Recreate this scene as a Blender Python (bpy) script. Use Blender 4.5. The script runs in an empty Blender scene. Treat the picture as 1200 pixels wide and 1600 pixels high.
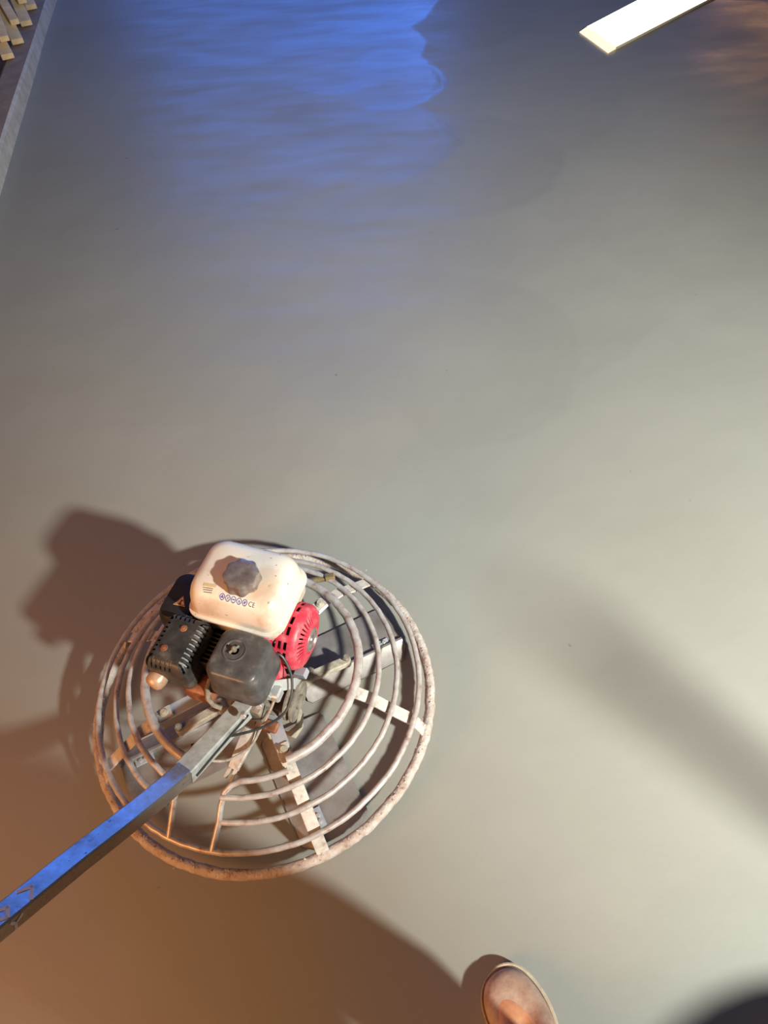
import bpy, bmesh, math, random
from mathutils import Vector, Matrix
from math import sin, cos, pi, radians
random.seed(7)
S = bpy.context.scene
COL = S.collection

# ------------------------------------------------------------------ camera
cam = bpy.data.cameras.new('camera'); camo = bpy.data.objects.new('camera', cam); COL.objects.link(camo)
cam.sensor_fit = 'VERTICAL'; cam.sensor_height = 36.0; cam.lens = 1100.0 / 1600 * 36.0
cam.clip_start = 0.02; cam.clip_end = 100
PITCH, ROLL, CH = 0.89944397, -0.08444897, 1.80320212
fwd = Vector((0, cos(PITCH), -sin(PITCH))); rgt = Vector((1, 0, 0)); upv = rgt.cross(fwd)
r2 = cos(ROLL) * rgt + sin(ROLL) * upv; u2 = -sin(ROLL) * rgt + cos(ROLL) * upv
M = Matrix.Identity(4)
for i in range(3):
    M[i][0], M[i][1], M[i][2] = r2[i], u2[i], -fwd[i]
M.translation = Vector((0, 0, CH)); camo.matrix_world = M
S.camera = camo

# ------------------------------------------------------------------ world, lamps, exposure
S.view_settings.view_transform = 'Standard'; S.view_settings.look = 'None'
S.view_settings.exposure = 0.0; S.view_settings.gamma = 1.0; S.view_settings.use_curve_mapping = False
W = bpy.data.worlds.new('night_sky'); S.world = W; W.use_nodes = True
W.node_tree.nodes['Background'].inputs[0].default_value = (1.0, 0.90, 0.84, 1)
W.node_tree.nodes['Background'].inputs[1].default_value = 0.072

def lamp(name, kind, loc, power, color, size=0.2, aim=None, size_y=None):
    l = bpy.data.lights.new(name, kind); l.energy = power; l.color = color
    if kind == 'AREA':
        l.size = size
        if size_y: l.shape = 'RECTANGLE'; l.size_y = size_y
    else:
        l.shadow_soft_size = size
        if kind == 'SPOT': l.spot_size = radians(66); l.spot_blend = 1.0
    o = bpy.data.objects.new(name, l); COL.objects.link(o); o.location = loc
    if aim is not None:
        o.rotation_euler = (Vector(aim) - Vector(loc)).to_track_quat('-Z', 'Y').to_euler()
    return o

# white work light high behind the operator's right shoulder
lamp('work_light', 'SPOT', (2.4, -1.42, 2.6), 1850, (0.96, 1.0, 0.90), 0.10, aim=(0.85, 1.75, 0))
# amber lamp low behind to the left
lamp('amber_light', 'AREA', (-2.0, -0.8, 1.5), 54, (1.0, 0.42, 0.13), 1.2, aim=(-0.6, 0.5, 0))
# blue stage light glowing over the far side of the slab
lamp('blue_light', 'AREA', (-0.75, 11.5, 4.2), 235, (0.045, 0.22, 1.0), 4.3, aim=(-0.9, 0.0, 3.2), size_y=6.2)
# added faint area light that widens the blue tint to the right
lamp('blue_spill_light', 'AREA', (3.2, 11.6, 4.2), 26, (0.22, 0.36, 1.0), 4.6, aim=(3.0, 0.0, 3.2), size_y=6.0)
# amber lamp far on the right, mirrored in the slab
lamp('far_amber_light', 'AREA', (5.7, 11.0, 2.1), 6.5, (1.0, 0.48, 0.22), 1.3, aim=(1.5, 3.5, 0), size_y=1.0)

# ------------------------------------------------------------------ material helpers
def nodes_of(name):
    m = bpy.data.materials.new(name); m.use_nodes = True
    nt = m.node_tree
    return m, nt, nt.nodes['Principled BSDF']

def lnk(nt, a, b): nt.links.new(a, b)

def noise(nt, scale, detail=4, rough=0.55, coord='Object', dist=0.0):
    tc = nt.nodes.new('ShaderNodeTexCoord'); n = nt.nodes.new('ShaderNodeTexNoise')
    n.inputs['Scale'].default_value = scale; n.inputs['Detail'].default_value = detail
    n.inputs['Roughness'].default_value = rough; n.inputs['Distortion'].default_value = dist
    lnk(nt, tc.outputs[coord], n.inputs['Vector'])
    return n.outputs['Fac']

def ramp(nt, fac, stops):
    r = nt.nodes.new('ShaderNodeValToRGB'); e = r.color_ramp.elements
    while len(e) < len(stops): e.new(0.5)
    for el, (p, c) in zip(e, stops):
        el.position = p; el.color = (c[0], c[1], c[2], 1) if not isinstance(c, (int, float)) else (c, c, c, 1)
    lnk(nt, fac, r.inputs['Fac']); return r.outputs['Color']

def mixc(nt, fac, a, b):
    m = nt.nodes.new('ShaderNodeMix'); m.data_type = 'RGBA'
    for sock, v in ((m.inputs['Factor'], fac), (m.inputs['A'], a), (m.inputs['B'], b)):
        pass
    def put(s, v):
        if hasattr(v, 'is_linked'): lnk(nt, v, s)
        elif isinstance(v, (int, float)): s.default_value = v
        else: s.default_value = (v[0], v[1], v[2], 1)
    put(m.inputs[0], fac); put(m.inputs[6], a); put(m.inputs[7], b)
    return m.outputs[2]

def math_(nt, op, a, b=None, c=None, clamp=False):
    m = nt.nodes.new('ShaderNodeMath'); m.operation = op; m.use_clamp = clamp
    for i, v in enumerate((a, b, c)):
        if v is None: continue
        if hasattr(v, 'is_linked'): lnk(nt, v, m.inputs[i])
        else: m.inputs[i].default_value = v
    return m.outputs[0]

def bump(nt, p, h, strength, distance=0.002):
    b = nt.nodes.new('ShaderNodeBump'); b.inputs['Strength'].default_value = strength
    b.inputs['Distance'].default_value = distance
    lnk(nt, h, b.inputs['Height']); lnk(nt, b.outputs['Normal'], p.inputs['Normal'])

def worn(name, stops, scale=30, rough=0.5, metal=0.0, bstr=0.0, bscale=90, bdist=0.002, rvar=0.0, detail=5, spec=0.5):
    """mottled surface: colour ramp over noise, optional relief"""
    m, nt, p = nodes_of(name)
    f = noise(nt, scale, detail, 0.62)
    lnk(nt, ramp(nt, f, stops), p.inputs['Base Color'])
    p.inputs['Metallic'].default_value = metal; p.inputs['Roughness'].default_value = rough
    p.inputs['Specular IOR Level'].default_value = spec
    if rvar:
        lnk(nt, math_(nt, 'MULTIPLY_ADD', f, rvar, rough - rvar / 2), p.inputs['Roughness'])
    if bstr:
        bump(nt, p, noise(nt, bscale, 4, 0.6), bstr, bdist)
    return m

MAT = {}
MAT['crust'] = worn('cement_crusted_steel', [(0.28, (0.26, 0.14, 0.10)), (0.42, (0.47, 0.36, 0.31)), (0.62, (0.58, 0.51, 0.47))], 38, 0.62, 0, 0.9, 120, 0.004)
MAT['rod'] = worn('worn_rod_steel', [(0.28, (0.30, 0.17, 0.13)), (0.42, (0.50, 0.41, 0.38)), (0.60, (0.60, 0.56, 0.54))], 42, 0.36, 0.25, 0.15, 160, 0.0006)
MAT['bar'] = worn('pale_flat_bar', [(0.28, (0.30, 0.18, 0.13)), (0.42, (0.55, 0.47, 0.42)), (0.62, (0.68, 0.63, 0.58))], 45, 0.45, 0.1, 0.3, 120, 0.001)
MAT['steel'] = worn('bare_steel', [(0.3, (0.46, 0.47, 0.54)), (0.7, (0.62, 0.64, 0.72))], 25, 0.40, 0.35, 0.15, 120, 0.0005)
MAT['blade'] = worn('dull_blade_steel', [(0.3, (0.21, 0.175, 0.16)), (0.55, (0.31, 0.28, 0.27)), (0.75, (0.46, 0.43, 0.42))], 12, 0.46, 0.3, 0.15, 60, 0.001, 0.2)
MAT['arm'] = worn('cement_coated_arm', [(0.3, (0.30, 0.25, 0.19)), (0.7, (0.55, 0.49, 0.40))], 40, 0.75, 0, 0.6, 90, 0.002)
MAT['tank'] = None
MAT['black'] = worn('scuffed_black_plastic', [(0.35, (0.060, 0.055, 0.055)), (0.58, (0.105, 0.096, 0.094)), (0.78, (0.24, 0.22, 0.21))], 26, 0.33, 0, 0.35, 38, 0.0016, 0.18)
MAT['muffler'] = worn('dusty_black_sheet', [(0.35, (0.034, 0.032, 0.031)), (0.56, (0.070, 0.062, 0.058)), (0.76, (0.20, 0.165, 0.13))], 26, 0.42, 0.2, 0.15, 70, 0.001, 0.15)
MAT['dark'] = worn('sooty_metal', [(0.3, (0.012, 0.010, 0.009)), (0.7, (0.05, 0.035, 0.028))], 30, 0.6, 0.2, 0.4, 80)
MAT['cover'] = worn('matt_black_cover', [(0.3, (0.012, 0.011, 0.012)), (0.7, (0.035, 0.03, 0.03))], 20, 0.45)
MAT['red'] = worn('dusty_red_cover', [(0.30, (0.52, 0.025, 0.045)), (0.52, (0.68, 0.05, 0.085)), (0.74, (0.70, 0.26, 0.25))], 26, 0.42, 0, 0.1, 80)
MAT['rust'] = worn('rust_brown_casting', [(0.3, (0.14, 0.045, 0.02)), (0.55, (0.30, 0.11, 0.05)), (0.75, (0.42, 0.22, 0.13))], 40, 0.55, 0.2, 0.5, 90)
MAT['gear'] = worn('cement_spattered_casting', [(0.3, (0.10, 0.085, 0.07)), (0.6, (0.30, 0.25, 0.20)), (0.8, (0.48, 0.42, 0.35))], 40, 0.65, 0.1, 0.6, 80)
MAT['zinc'] = worn('pale_zinc', [(0.3, (0.55, 0.52, 0.50)), (0.7, (0.80, 0.80, 0.80))], 30, 0.35, 0.5)
MAT['handle_lit'] = worn('pale_painted_tube', [(0.28, (0.24, 0.13, 0.09)), (0.38, (0.42, 0.40, 0.38)), (0.62, (0.60, 0.60, 0.59))], 34, 0.4, 0.25, 0.3, 90, 0.0008)
MAT['cable'] = worn('black_cable', [(0.3, (0.02, 0.02, 0.02)), (0.7, (0.06, 0.055, 0.05))], 50, 0.45)
MAT['pale_cable'] = worn('mortar_smeared_cable', [(0.3, (0.25, 0.19, 0.15)), (0.7, (0.52, 0.44, 0.38))], 80, 0.6)
MAT['timber'] = worn('sawn_timber', [(0.3, (0.66, 0.45, 0.24)), (0.7, (0.90, 0.72, 0.48))], 9, 0.7)
MAT['curb'] = worn('curb_concrete', [(0.3, (0.42, 0.385, 0.35)), (0.7, (0.62, 0.58, 0.53))], 14, 0.85, 0, 0.25, 40, 0.006)
MAT['curb_top'] = worn('dirty_curb_top', [(0.3, (0.25, 0.18, 0.14)), (0.7, (0.36, 0.27, 0.215))], 12, 0.9, 0, 0.25, 40, 0.006)
MAT['earth'] = worn('packed_earth', [(0.3, (0.16, 0.12, 0.11)), (0.7, (0.26, 0.20, 0.18))], 6, 0.9, 0, 0.5, 20, 0.02)
MAT['sole'] = worn('pale_rubber_sole', [(0.3, (0.36, 0.26, 0.17)), (0.7, (0.60, 0.48, 0.35))], 40, 0.6, 0, 0.3, 60)
MAT['upper'] = worn('dusty_tan_suede', [(0.3, (0.33, 0.19, 0.13)), (0.55, (0.46, 0.30, 0.22)), (0.75, (0.55, 0.42, 0.33))], 28, 0.8, 0, 0.4, 140)
MAT['toe'] = worn('tan_leather_patch', [(0.3, (0.50, 0.20, 0.09)), (0.7, (0.66, 0.34, 0.19))], 35, 0.65, 0, 0.2, 120)
MAT['seam'] = worn('dark_seam', [(0.3, (0.10, 0.055, 0.04)), (0.7, (0.20, 0.12, 0.09))], 60, 0.8)
MAT['cloth'] = worn('dark_work_cloth', [(0.3, (0.03, 0.035, 0.05)), (0.7, (0.06, 0.065, 0.08))], 30, 0.9)
MAT['skin'] = worn('skin', [(0.3, (0.42, 0.23, 0.15)), (0.7, (0.52, 0.31, 0.21))], 20, 0.5)
MAT['hair'] = worn('dark_hair', [(0.3, (0.02, 0.015, 0.012)), (0.7, (0.05, 0.04, 0.03))], 60, 0.6)
MAT['drum'] = worn('blue_drum_paint', [(0.3, (0.05, 0.08, 0.16)), (0.7, (0.10, 0.14, 0.24))], 10, 0.5)

def flat(name, color, rough=0.5, metal=0.0):
    m, nt, p = nodes_of(name)
    f = noise(nt, 60, 3)
    lnk(nt, mixc(nt, f, [c * 0.82 for c in color], [min(1, c * 1.12) for c in color]), p.inputs['Base Color'])
    p.inputs['Roughness'].default_value = rough; p.inputs['Metallic'].default_value = metal
    return m
MAT['label_orange'] = flat('warning_orange', (0.75, 0.40, 0.20))
MAT['label_white'] = flat('sticker_white', (0.80, 0.74, 0.68))
MAT['label_blue'] = flat('sticker_blue', (0.10, 0.12, 0.42))
MAT['label_tan'] = flat('faded_sticker', (0.62, 0.46, 0.26))
MAT['ink'] = flat('printed_ink', (0.08, 0.05, 0.04))
MAT['letter'] = flat('pale_lettering', (0.95, 0.84, 0.80), 0.4)

# fuel tank: cream plastic stained by fuel round the cap
def tank_mat():
    m, nt, p = nodes_of('stained_cream_plastic')
    tc = nt.nodes.new('ShaderNodeTexCoord'); sp = nt.nodes.new('ShaderNodeSeparateXYZ'); lnk(nt, tc.outputs['Object'], sp.inputs[0])
    a = radians(22)   # object space is turned back into the engine's own axes
    X, Y = sp.outputs[0], sp.outputs[1]
    ex = math_(nt, 'SUBTRACT', math_(nt, 'MULTIPLY', X, cos(a)), math_(nt, 'MULTIPLY', Y, sin(a)))
    ey = math_(nt, 'ADD', math_(nt, 'MULTIPLY', X, sin(a)), math_(nt, 'MULTIPLY', Y, cos(a)))
    n1 = noise(nt, 22, 5, 0.6)
    dx = math_(nt, 'SUBTRACT', ex, 0.048); dy = math_(nt, 'SUBTRACT', ey, 0.072)
    d = math_(nt, 'SQRT', math_(nt, 'ADD', math_(nt, 'MULTIPLY', dx, dx), math_(nt, 'MULTIPLY', math_(nt, 'MULTIPLY', dy, dy), 1.2)))
    d = math_(nt, 'ADD', d, math_(nt, 'MULTIPLY', math_(nt, 'SUBTRACT', n1, 0.5), 0.07))
    k = math_(nt, 'SUBTRACT', 1.0, math_(nt, 'MULTIPLY', math_(nt, 'SUBTRACT', d, 0.032), 55), clamp=True)
    top = math_(nt, 'GREATER_THAN', sp.outputs[2], 0.502)
    k = math_(nt, 'MULTIPLY', math_(nt, 'MULTIPLY', k, top), 0.55)
    base = ramp(nt, noise(nt, 9, 5, 0.6), [(0.34, (0.64, 0.49, 0.38)), (0.47, (0.76, 0.66, 0.57)), (0.66, (0.80, 0.73, 0.66))])
    spots = ramp(nt, noise(nt, 70, 2, 0.5), [(0.25, 0.0), (0.30, 1.0)])
    base = mixc(nt, spots, (0.30, 0.22, 0.17), base)
    lnk(nt, mixc(nt, k, base, (0.62, 0.44, 0.31)), p.inputs['Base Color'])
    p.inputs['Roughness'].default_value = 0.33
    p.inputs['Subsurface Weight'].default_value = 0.08; p.inputs['Subsurface Radius'].default_value = (0.02, 0.012, 0.008)
    return m
MAT['tank'] = tank_mat()

# bent handle: grimy steel with cleaner shiny patches
def handle_mat():
    m, nt, p = nodes_of('grimy_steel_tube')
    f = noise(nt, 16, 6, 0.65); g = noise(nt, 70, 4, 0.6)
    sp_ = ramp(nt, noise(nt, 48, 3, 0.6), [(0.27, 1.0), (0.33, 0.0)])
    lnk(nt, math_(nt, 'SUBTRACT', 0.75, math_(nt, 'MULTIPLY', sp_, 0.7), clamp=True), p.inputs['Metallic'])
    lnk(nt, mixc(nt, ramp(nt, g, [(0.45, 0.0), (0.72, 1.0)]), ramp(nt, f, [(0.27, (0.11, 0.07, 0.05)), (0.36, (0.36, 0.33, 0.31)), (0.62, (0.46, 0.44, 0.43))]), (0.42, 0.37, 0.32)), p.inputs['Base Color'])
    b_ = p.inputs['Base Color'].links[0].from_socket; lnk(nt, mixc(nt, sp_, b_, (0.16, 0.09, 0.06)), p.inputs['Base Color'])
    lnk(nt, ramp(nt, f, [(0.33, 0.55), (0.44, 0.28), (0.62, 0.20)]), p.inputs['Roughness'])
    bump(nt, p, g, 0.25, 0.001)
    return m
MAT['handle'] = handle_mat()

# wet slab: overlapping trowel passes, each with its own sheen and faint arc ridges
DISCS = [  # x, y, radius, y-stretch, sheen (0 dull .. 1 glossy)
    (-0.55, 3.2, 1.30, 1.0, 0.38), (0.5, 2.9, 0.95, 1.0, 0.38), (1.55, 2.6, 1.0, 1.0, 0.30), (-1.4, 5.2, 1.2, 1.3, 0.34),
    (0.25, 2.25, 0.62, 0.9, 0.40), (-0.25, 1.55, 0.52, 1.0, 0.25), (1.5, 1.4, 0.62, 1.0, 0.28),
    (1.25, 3.55, 0.62, 1.1, 0.30), (0.55, 3.75, 0.55, 1.1, 0.52), (1.9, 4.3, 0.7, 1.3, 0.48), (1.05, 4.8, 0.65, 1.6, 0.42),
    (-0.6, 4.6, 0.9, 1.2, 0.40), (0.85, 6.2, 0.6, 1.5, 0.70), (-0.1, 6.8, 0.95, 1.3, 0.95), (-0.85, 6.1, 0.85, 0.9, 0.50),
    (-0.05, 5.45, 0.62, 1.1, 0.88), (0.18, 4.05, 0.42, 1.2, 0.66), (0.26, 4.92, 0.37, 1.35, 0.98), (2.5, 5.2, 0.6, 1.3, 0.85), (2.15, 3.3, 0.55, 1.2, 0.45),
]
def floor_mat():
    m, nt, p = nodes_of('wet_trowelled_concrete')
    tc = nt.nodes.new('ShaderNodeTexCoord')
    wn = nt.nodes.new('ShaderNodeTexNoise'); wn.inputs['Scale'].default_value = 1.6; wn.inputs['Detail'].default_value = 4
    lnk(nt, tc.outputs['Object'], wn.inputs['Vector'])
    vs = nt.nodes.new('ShaderNodeVectorMath'); vs.operation = 'MULTIPLY_ADD'
    lnk(nt, wn.outputs['Color'], vs.inputs[0]); vs.inputs[1].default_value = (0.34, 0.34, 0)
    va = nt.nodes.new('ShaderNodeVectorMath'); va.operation = 'ADD'; va.inputs[1].default_value = (-0.17, -0.17, 0)
    lnk(nt, tc.outputs['Object'], va.inputs[0]); lnk(nt, va.outputs[0], vs.inputs[2])
    sp = nt.nodes.new('ShaderNodeSeparateXYZ'); lnk(nt, vs.outputs[0], sp.inputs[0])
    X, Y = sp.outputs[0], sp.outputs[1]
    val = None; rid = None
    for (cx, cy, r, st, v) in DISCS:
        dx = math_(nt, 'SUBTRACT', X, cx); dy = math_(nt, 'DIVIDE', math_(nt, 'SUBTRACT', Y, cy), st)
        d = math_(nt, 'SQRT', math_(nt, 'ADD', math_(nt, 'MULTIPLY', dx, dx), math_(nt, 'MULTIPLY', dy, dy)))
        k = math_(nt, 'MULTIPLY', math_(nt, 'SUBTRACT', r, d), 30.0, clamp=True)     # crisp rim on the side where the pass ended
        k = math_(nt, 'MULTIPLY', k, math_(nt, 'MULTIPLY_ADD', dx, 0.75 / r, 0.62, clamp=True))
        # sheen strongest next to the rim, dying towards the middle
        body = math_(nt, 'MULTIPLY_ADD', math_(nt, 'DIVIDE', d, r, clamp=True), 0.5, 0.5)
        vv = math_(nt, 'MULTIPLY', body, v)
        w = math_(nt, 'SINE', math_(nt, 'MULTIPLY', d, 75.0))
        if val is None:
            base = 0.28
            val = math_(nt, 'MULTIPLY_ADD', k, math_(nt, 'SUBTRACT', vv, base), base); rid = math_(nt, 'MULTIPLY', k, w)
        else:
            val = math_(nt, 'MULTIPLY_ADD', k, math_(nt, 'SUBTRACT', vv, val), val)
            rid = math_(nt, 'MULTIPLY_ADD', k, math_(nt, 'SUBTRACT', w, rid), rid)
    streak = nt.nodes.new('ShaderNodeTexNoise'); streak.inputs['Scale'].default_value = 1.0; streak.inputs['Detail'].default_value = 6
    mp = nt.nodes.new('ShaderNodeMapping'); mp.inputs['Scale'].default_value = (2.2, 7.0, 1); mp.inputs['Rotation'].default_value = (0, 0, 0.25)
    lnk(nt, tc.outputs['Object'], mp.inputs[0]); lnk(nt, mp.outputs[0], streak.inputs['Vector'])
    sh = math_(nt, 'ADD', val, math_(nt, 'MULTIPLY', math_(nt, 'SUBTRACT', streak.outputs['Fac'], 0.5), 0.95), clamp=True)
    rough = math_(nt, 'MULTIPLY_ADD', sh, -0.38, 0.54)
    lnk(nt, rough, p.inputs['Roughness'])
    c1 = ramp(nt, noise(nt, 1.3, 5, 0.55), [(0.3, (0.300, 0.290, 0.258)), (0.7, (0.345, 0.336, 0.302))])
    c2 = mixc(nt, math_(nt, 'MULTIPLY', val, 0.95, clamp=True), c1, (0.215, 0.20, 0.185))
    specks = ramp(nt, noise(nt, 26, 2, 0.5), [(0.20, 0.0), (0.235, 1.0)])
    c3 = mixc(nt, specks, (0.19, 0.17, 0.145), c2)
    lnk(nt, c3, p.inputs['Base Color'])
    lnk(nt, math_(nt, 'MULTIPLY_ADD', sh, 0.55, 0.30), p.inputs['Specular IOR Level'])
    fine = noise(nt, 5.0, 8, 0.62)
    hgt = math_(nt, 'ADD', math_(nt, 'MULTIPLY', rid, math_(nt, 'MULTIPLY', sh, 0.10)), fine)
    bump(nt, p, hgt, 0.35, 0.006)
    return m
MAT['floor'] = floor_mat()

# ------------------------------------------------------------------ mesh helpers
def obj(name, bm, mat, parent=None, smooth=True, angle=40, label=None, **props):
    bmesh.ops.recalc_face_normals(bm, faces=bm.faces[:])
    me = bpy.data.meshes.new(name); bm.to_mesh(me); bm.free()
    for mm in (mat if isinstance(mat, list) else [mat]): me.materials.append(MAT[mm] if isinstance(mm, str) else mm)
    if smooth:
        me.polygons.foreach_set('use_smooth', [True] * len(me.polygons))
        try: me.set_sharp_from_angle(angle=radians(angle))
        except Exception: pass
    o = bpy.data.objects.new(name, me); COL.objects.link(o)
    if parent: o.parent = parent
    if label: o['label'] = label
    for k, v in props.items(): o[k] = v
    return o

def thing(name, label, cat, loc=(0, 0, 0), rz=0, group=None):
    o = bpy.data.objects.new(name, None); COL.objects.link(o); o.location = loc; o.rotation_euler = (0, 0, rz)
    o.empty_display_size = 0.05
    o['label'] = label; o['category'] = cat
    if group: o['group'] = group
    return o

def B(): return bmesh.new()

def merge(bm, tmp, mat=None):
    if mat is not None: bmesh.ops.transform(tmp, matrix=mat, verts=tmp.verts[:])
    me = bpy.data.meshes.new('tmp'); tmp.to_mesh(me); tmp.free(); bm.from_mesh(me); bpy.data.meshes.remove(me)

def frame_to(p0, p1, up=(0, 0, 1)):
    """matrix: local x from p0 to p1, local z near up, origin at p0"""
    x = (Vector(p1) - Vector(p0)).normalized(); u = Vector(up)
    if abs(x.dot(u)) > 0.99: u = Vector((1, 0, 0))
    y = u.cross(x).normalized(); z = x.cross(y)
    m = Matrix.Identity(4)
    for i in range(3): m[i][0], m[i][1], m[i][2] = x[i], y[i], z[i]
    m.translation = Vector(p0); return m

def box(bm, size, loc=(0, 0, 0), bev=0.0, seg=2, mat=None):
    t = B(); bmesh.ops.create_cube(t, size=1.0)
    bmesh.ops.scale(t, vec=size, verts=t.verts[:])
    if bev: bmesh.ops.bevel(t, geom=t.edges[:] + t.verts[:], offset=bev, segments=seg, profile=0.5, affect='EDGES')
    bmesh.ops.translate(t, vec=loc, verts=t.verts[:])
    merge(bm, t, mat)

def cyl(bm, p0, p1, r0, r1=None, seg=20, bev=0.0):
    r1 = r0 if r1 is None else r1
    L = (Vector(p1) - Vector(p0)).length
    prof = [(0, 0), (r0 - bev, 0), (r0, bev), (r1, L - bev), (r1 - bev, L), (0, L)] if bev else [(0, 0), (r0, 0), (r1, L), (0, L)]
    lathe(bm, prof, frame_to(p0, p1), seg)

def lathe(bm, prof, mat=None, seg=24, arc=2 * pi, wob=None):
    """profile of (radius, along-x)"""
    t = B(); rings = []
    n = seg if arc >= 2 * pi - 1e-6 else seg + 1
    for (r, x) in prof:
        if r < 1e-6: rings.append([t.verts.new((x, 0, 0))])
        else:
            ring = []
            for i in range(n):
                a = arc * i / seg; rr = r * (wob(a, r) if wob else 1)
                ring.append(t.verts.new((x, rr * cos(a), rr * sin(a))))
            rings.append(ring)
    full = n == seg
    for A, Bq in zip(rings, rings[1:]):
        m = max(len(A), len(Bq))
        for i in range(m if full else m - 1):
            j = (i + 1) % m
            q = [A[i % len(A)], A[j % len(A)], Bq[j % len(Bq)], Bq[i % len(Bq)]]
            u = []
            for v in q:
                if v not in u: u.append(v)
            if len(u) >= 3:
                try: t.faces.new(u)
                except ValueError: pass
    merge(bm, t, mat)

def tube(bm, pts, r, seg=10, closed=False, jit=0.0):
    pts = [Vector(p) for p in pts]; n = len(pts); t = B(); rings = []
    rr = r if isinstance(r, (list, tuple)) else [r] * n
    prev = None
    for i, p in enumerate(pts):
        if closed: d = (pts[(i + 1) % n] - pts[i - 1]).normalized()
        else: d = (pts[min(i + 1, n - 1)] - pts[max(i - 1, 0)]).normalized()
        if prev is None:
            u = Vector((0, 0, 1)) if abs(d.z) < 0.9 else Vector((1, 0, 0))
            a = d.cross(u).normalized()
        else:
            a = (prev - d * prev.dot(d)).normalized()
        prev = a; b = d.cross(a)
        ring = []
        for k in range(seg):
            an = 2 * pi * k / seg; q = rr[i] * (1 + (random.uniform(-jit, jit) if jit else 0))
            ring.append(t.verts.new(p + (a * cos(an) + b * sin(an)) * q))
        rings.append(ring)
    for i in range(n if closed else n - 1):
        A, Bq = rings[i], rings[(i + 1) % n]
        for k in range(seg): t.faces.new((A[k], A[(k + 1) % seg], Bq[(k + 1) % seg], Bq[k]))
    if not closed:
        t.faces.new(rings[0][::-1]); t.faces.new(rings[-1])
    merge(bm, t)

def strip(bm, pts, w, h, up=(0, 0, 1), bev=0.0):
    """rectangular bar swept along pts; w across, h along up"""
    pts = [Vector(p) for p in pts]; n = len(pts); t = B(); rings = []
    for i, p in enumerate(pts):
        if i == 0: d = pts[1] - pts[0]
        elif i == n - 1: d = pts[-1] - pts[-2]
        else: d = (pts[i + 1] - p).normalized() + (p - pts[i - 1]).normalized()
        d.normalize(); y = Vector(up).cross(d).normalized(); z = d.cross(y)
        ww = w[i] if isinstance(w, (list, tuple)) else w
        if bev:
            q = [(ww/2, h/2-bev), (ww/2-bev, h/2), (-ww/2+bev, h/2), (-ww/2, h/2-bev), (-ww/2, -h/2+bev), (-ww/2+bev, -h/2), (ww/2-bev, -h/2), (ww/2, -h/2+bev)]
        else: q = [(ww/2, h/2), (-ww/2, h/2), (-ww/2, -h/2), (ww/2, -h/2)]
        rings.append([t.verts.new(p + y * a + z * b) for a, b in q])
    m = len(rings[0])
    for A, Bq in zip(rings, rings[1:]):
        for k in range(m): t.faces.new((A[k], A[(k + 1) % m], Bq[(k + 1) % m], Bq[k]))
    t.faces.new(rings[0][::-1]); t.faces.new(rings[-1])
    merge(bm, t)

def rrect(w, d, r, n=6, cx=0, cy=0, z=0):
    out = []
    for (sx, sy, a0) in ((1, 1, 0), (-1, 1, pi/2), (-1, -1, pi), (1, -1, 3*pi/2)):
        for k in range(n + 1):
            a = a0 + (pi/2) * k / n
            out.append((cx + sx * (w/2 - r) + r * cos(a), cy + sy * (d/2 - r) + r * sin(a), z))
    return out

def loft(bm, secs, mat=None, cap0=True, cap1=True):
    t = B(); rings = [[t.verts.new(p) for p in s] for s in secs]; m = len(rings[0])
    for A, Bq in zip(rings, rings[1:]):
        for k in range(m): t.faces.new((A[k], A[(k + 1) % m], Bq[(k + 1) % m], Bq[k]))
    if cap0: t.faces.new(rings[0][::-1])
    if cap1: t.faces.new(rings[-1])
    merge(bm, t, mat)

def poly_prism(bm, pts, h, mat=None):
    t = B(); a = [t.verts.new((x, y, 0)) for x, y in pts]; b = [t.verts.new((x, y, h)) for x, y in pts]; n = len(pts)
    t.faces.new(a[::-1]); t.faces.new(b)
    for i in range(n): t.faces.new((a[i], a[(i + 1) % n], b[(i + 1) % n], b[i]))
    merge(bm, t, mat)

def cut(o, cutter_bm):
    """boolean difference, applied"""
    bmesh.ops.recalc_face_normals(cutter_bm, faces=cutter_bm.faces[:])
    me = bpy.data.meshes.new('cutter'); cutter_bm.to_mesh(me); cutter_bm.free()
    c = bpy.data.objects.new('cutter', me); COL.objects.link(c)
    md = o.modifiers.new('cut', 'BOOLEAN'); md.operation = 'DIFFERENCE'; md.solver = 'EXACT'; md.object = c; md.use_self = True
    par = o.parent; o.parent = None
    dg = bpy.context.evaluated_depsgraph_get(); dg.update()
    new = bpy.data.meshes.new_from_object(o.evaluated_get(dg))
    o.modifiers.clear(); o.data = new; o.parent = par
    new.polygons.foreach_set('use_smooth', [True] * len(new.polygons))
    try: new.set_sharp_from_angle(angle=radians(35))
    except Exception: pass
    bpy.data.objects.remove(c); bpy.data.meshes.remove(me)

# ------------------------------------------------------------------ setting
bm = B(); bmesh.ops.create_grid(bm, x_segments=2, y_segments=2, size=9.0)
bmesh.ops.translate(bm, vec=(3.0, 7.0, 0), verts=bm.verts[:])
floor = obj('floor', bm, 'floor', smooth=False, kind='structure', label='wet grey concrete slab with overlapping trowel arcs')

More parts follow.
